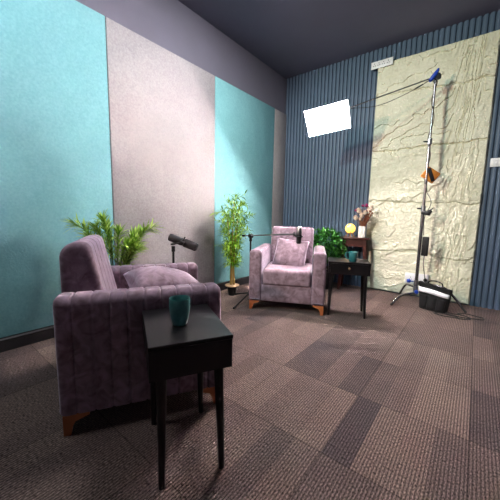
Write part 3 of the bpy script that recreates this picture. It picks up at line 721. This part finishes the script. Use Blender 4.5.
t = thing('power_adapter', 'black power adapter brick hanging beside the light stand column', 'adapter', (2.150, -0.375, 0.57))
bm = bmesh.new(); box(bm, (-0.032, -0.022, 0), (0.032, 0.022, 0.215), 0.008, 3); obj('brick', bm, M['blackp'], t)
bm = bmesh.new(); tube(bm, spline([(0, 0, 0.002), (0.0, 0.0, -0.10), (0.01, 0.10, -0.24), (0.0, 0.28, -0.33)], 8), 0.004, 8); cyl(bm, (0.0, 0.28, -0.33), (0.0, 0.332, -0.33), 0.018, 12); obj('plug_lead', bm, M['rubber'], t)
bm = bmesh.new()   # orange/black pad on the pole
t = thing('clamp', 'small black clamp gripping the light stand column above the adapter', 'clamp', (2.115, -0.34, 1.045))
bm = bmesh.new(); tube(bm, [(-0.035, 0, 0.01), (0.04, -0.01, 0.0), (0.06, -0.02, 0.03)], [0.02, 0.026, 0.012], 10); obj('jaw', bm, M['blackp'], t)
bm = bmesh.new(); tube(bm, [(0.02, -0.02, 0.02), (0.075, -0.03, 0.055)], [0.007, 0.007], 8); obj('handle', bm, M['chrome'], t)
t = thing('tool_pouch', 'small orange and black pouch turned on its corner, clipped to the light stand', 'pouch', (2.125, -0.30, 1.47))
t.rotation_euler = (0, math.radians(35), math.radians(20))
bm = bmesh.new(); box(bm, (-0.075, -0.018, -0.065), (0.075, 0.018, 0.065), 0.012, 3); obj('pouch_body', bm, M['orange'], t)
bm = bmesh.new(); box(bm, (-0.078, -0.021, -0.02), (0.078, 0.021, 0.022), 0.006, 2, Matrix.Rotation(math.radians(35), 4, 'Y') @ Matrix.Scale(1.0, 4)); obj('strap', bm, M['nylon'], t)

# tool bag leaning on the stand
BA = Vector((2.139, -0.430, 0)); BB = Vector((2.440, -0.520, 0)); bx = (BB - BA).normalized()
t = thing('tool_bag', 'black fabric tool bag with a white reflective stripe, standing against the light stand', 'bag', (BA + BB) / 2, math.atan2(bx.y, bx.x))
bm = bmesh.new(); hw = (BB - BA).length / 2; NX = 24; NZ = 14
def bagp(u, z, s):
    f = z / 0.27; bul = (0.055 * (1 - f) ** 0.5 + 0.014) * (1 - abs(u) ** 4) ** 0.5 + 0.004 * noise.noise(Vector((u * 5, z * 14, s)))
    return Vector((u * hw * (0.86 + 0.14 * min(1, f * 1.5)), s * max(0.006, bul), z * (1 - 0.05 * u * u) * (1 - 0.07 * u)))
rings = []
for j in range(NZ + 1):
    z = 0.27 * j / NZ; ring = [bm.verts.new(bagp(-1 + 2 * i / NX, z, -1)) for i in range(NX + 1)] + [bm.verts.new(bagp(1 - 2 * i / NX, z, 1)) for i in range(NX + 1)]
    rings.append(ring)
n = len(rings[0])
for j in range(NZ):
    for i in range(n): bm.faces.new((rings[j][i], rings[j][(i + 1) % n], rings[j + 1][(i + 1) % n], rings[j + 1][i]))
bm.faces.new(rings[0]); bm.faces.new(rings[-1]); obj('bag_body', bm, M['nylon'], t, angle=50)
bm = bmesh.new(); A_ = []; B_ = []
for i in range(NX + 1):
    u = -0.97 + 1.94 * i / NX; A_.append(bm.verts.new(bagp(u, 0.180, -1) + Vector((0, -0.006, 0)))); B_.append(bm.verts.new(bagp(u, 0.228, -1) + Vector((0, -0.006, 0))))
for i in range(NX): bm.faces.new((A_[i], A_[i + 1], B_[i + 1], B_[i]))
o = obj('reflective_stripe', bm, M['refl'], t); o['label'] = 'white reflective stripe'; md = o.modifiers.new('solid', 'SOLIDIFY'); md.thickness = 0.002
for u0, u1 in ((-0.88, -0.34), (-0.28, 0.28), (0.34, 0.88)):
    bm = bmesh.new(); G = [[bm.verts.new(bagp(u0 + (u1 - u0) * i / 10, 0.020 + 0.135 * j / 8, -1) + Vector((0, -0.003 - 0.010 * math.sin(PI * i / 10) ** 0.6, 0))) for i in range(11)] for j in range(9)]
    for j in range(8):
        for i in range(10): bm.faces.new((G[j][i], G[j][i + 1], G[j + 1][i + 1], G[j + 1][i]))
    o = obj('pocket', bm, M['nylon'], t); md = o.modifiers.new('solid', 'SOLIDIFY'); md.thickness = 0.004
bm = bmesh.new(); box(bm, (-hw - 0.006, -0.030, 0.232), (hw + 0.006, 0.026, 0.278), 0.010, 3)
for v in bm.verts: v.co.z *= 1 - 0.07 * v.co.x / hw - 0.02 * (v.co.x / hw) ** 2
obj('flap', bm, M['nylon'], t)
bm = bmesh.new(); tube(bm, spline([(-0.075, 0, 0.27), (-0.06, 0, 0.305), (0, 0, 0.318), (0.06, 0, 0.305), (0.075, 0, 0.27)], 6), 0.007, 8); obj('handle', bm, M['nylon'], t)

# coil of cable on the carpet
bm = bmesh.new(); P = []
for i in range(90):
    s_ = i / 89; a = s_ * 2 * PI * 2.6
    P.append(Vector((2.40 + s_ * 0.25 + 0.13 * math.cos(a), -0.66 + s_ * 0.20 + 0.055 * math.sin(a), 0.006 + 0.004 * math.sin(a * 2.3) ** 2)))
tube(bm, P, 0.0045, 8); tag(obj('floor_cable', bm, M['rubber']), 'loose black cable looping over the carpet in front of the tool bag', 'cable')

# ------------------------------------------------------------------ sockets and switches on the back wall
def plate(name, label, cat, x0, x1, z0, z1, y, holes, rocker=False):
    t = thing(name, label, cat, ((x0 + x1) / 2, y, (z0 + z1) / 2)); w, h = (x1 - x0) / 2, (z1 - z0) / 2
    bm = bmesh.new(); box(bm, (-w, -0.012, -h), (w, 0, h), 0.004, 2); obj('plate', bm, M['white'], t)
    for hx in holes:
        if rocker:
            bm = bmesh.new(); box(bm, (hx - 0.022, -0.017, -0.028), (hx + 0.022, -0.011, 0.028), 0.003, 2); obj('switch', bm, M['white'], t)
        else:
            bm = bmesh.new()
            for a, b in ((0, 0.016), (-0.011, -0.008), (0.011, -0.008)): box(bm, (hx + a - 0.004, -0.0135, b - 0.005), (hx + a + 0.004, -0.011, b + 0.005))
            obj('socket', bm, M['dark'], t, smooth=False)
    return t
plate('socket_strip', 'long white socket strip high up at the top left corner of the stone panel', 'socket strip', 1.325, 1.585, 2.872, 2.960, -0.052, (-0.09, -0.035, 0.02, 0.075))
plate('light_switch', 'white double light switch plate on the fluted wall right of the stone panel', 'switch', 2.630, 2.775, 1.553, 1.645, 0.003, (-0.035, 0.035), True)
plate('wall_socket', 'left of the two white wall sockets low on the stone panel behind the light stand', 'socket', 1.925, 2.050, 0.165, 0.300, -0.050, (0.0,))
plate('wall_socket', 'right of the two white wall sockets low on the stone panel, beside the adapter lead', 'socket', 2.062, 2.185, 0.170, 0.305, -0.050, (0.03,))
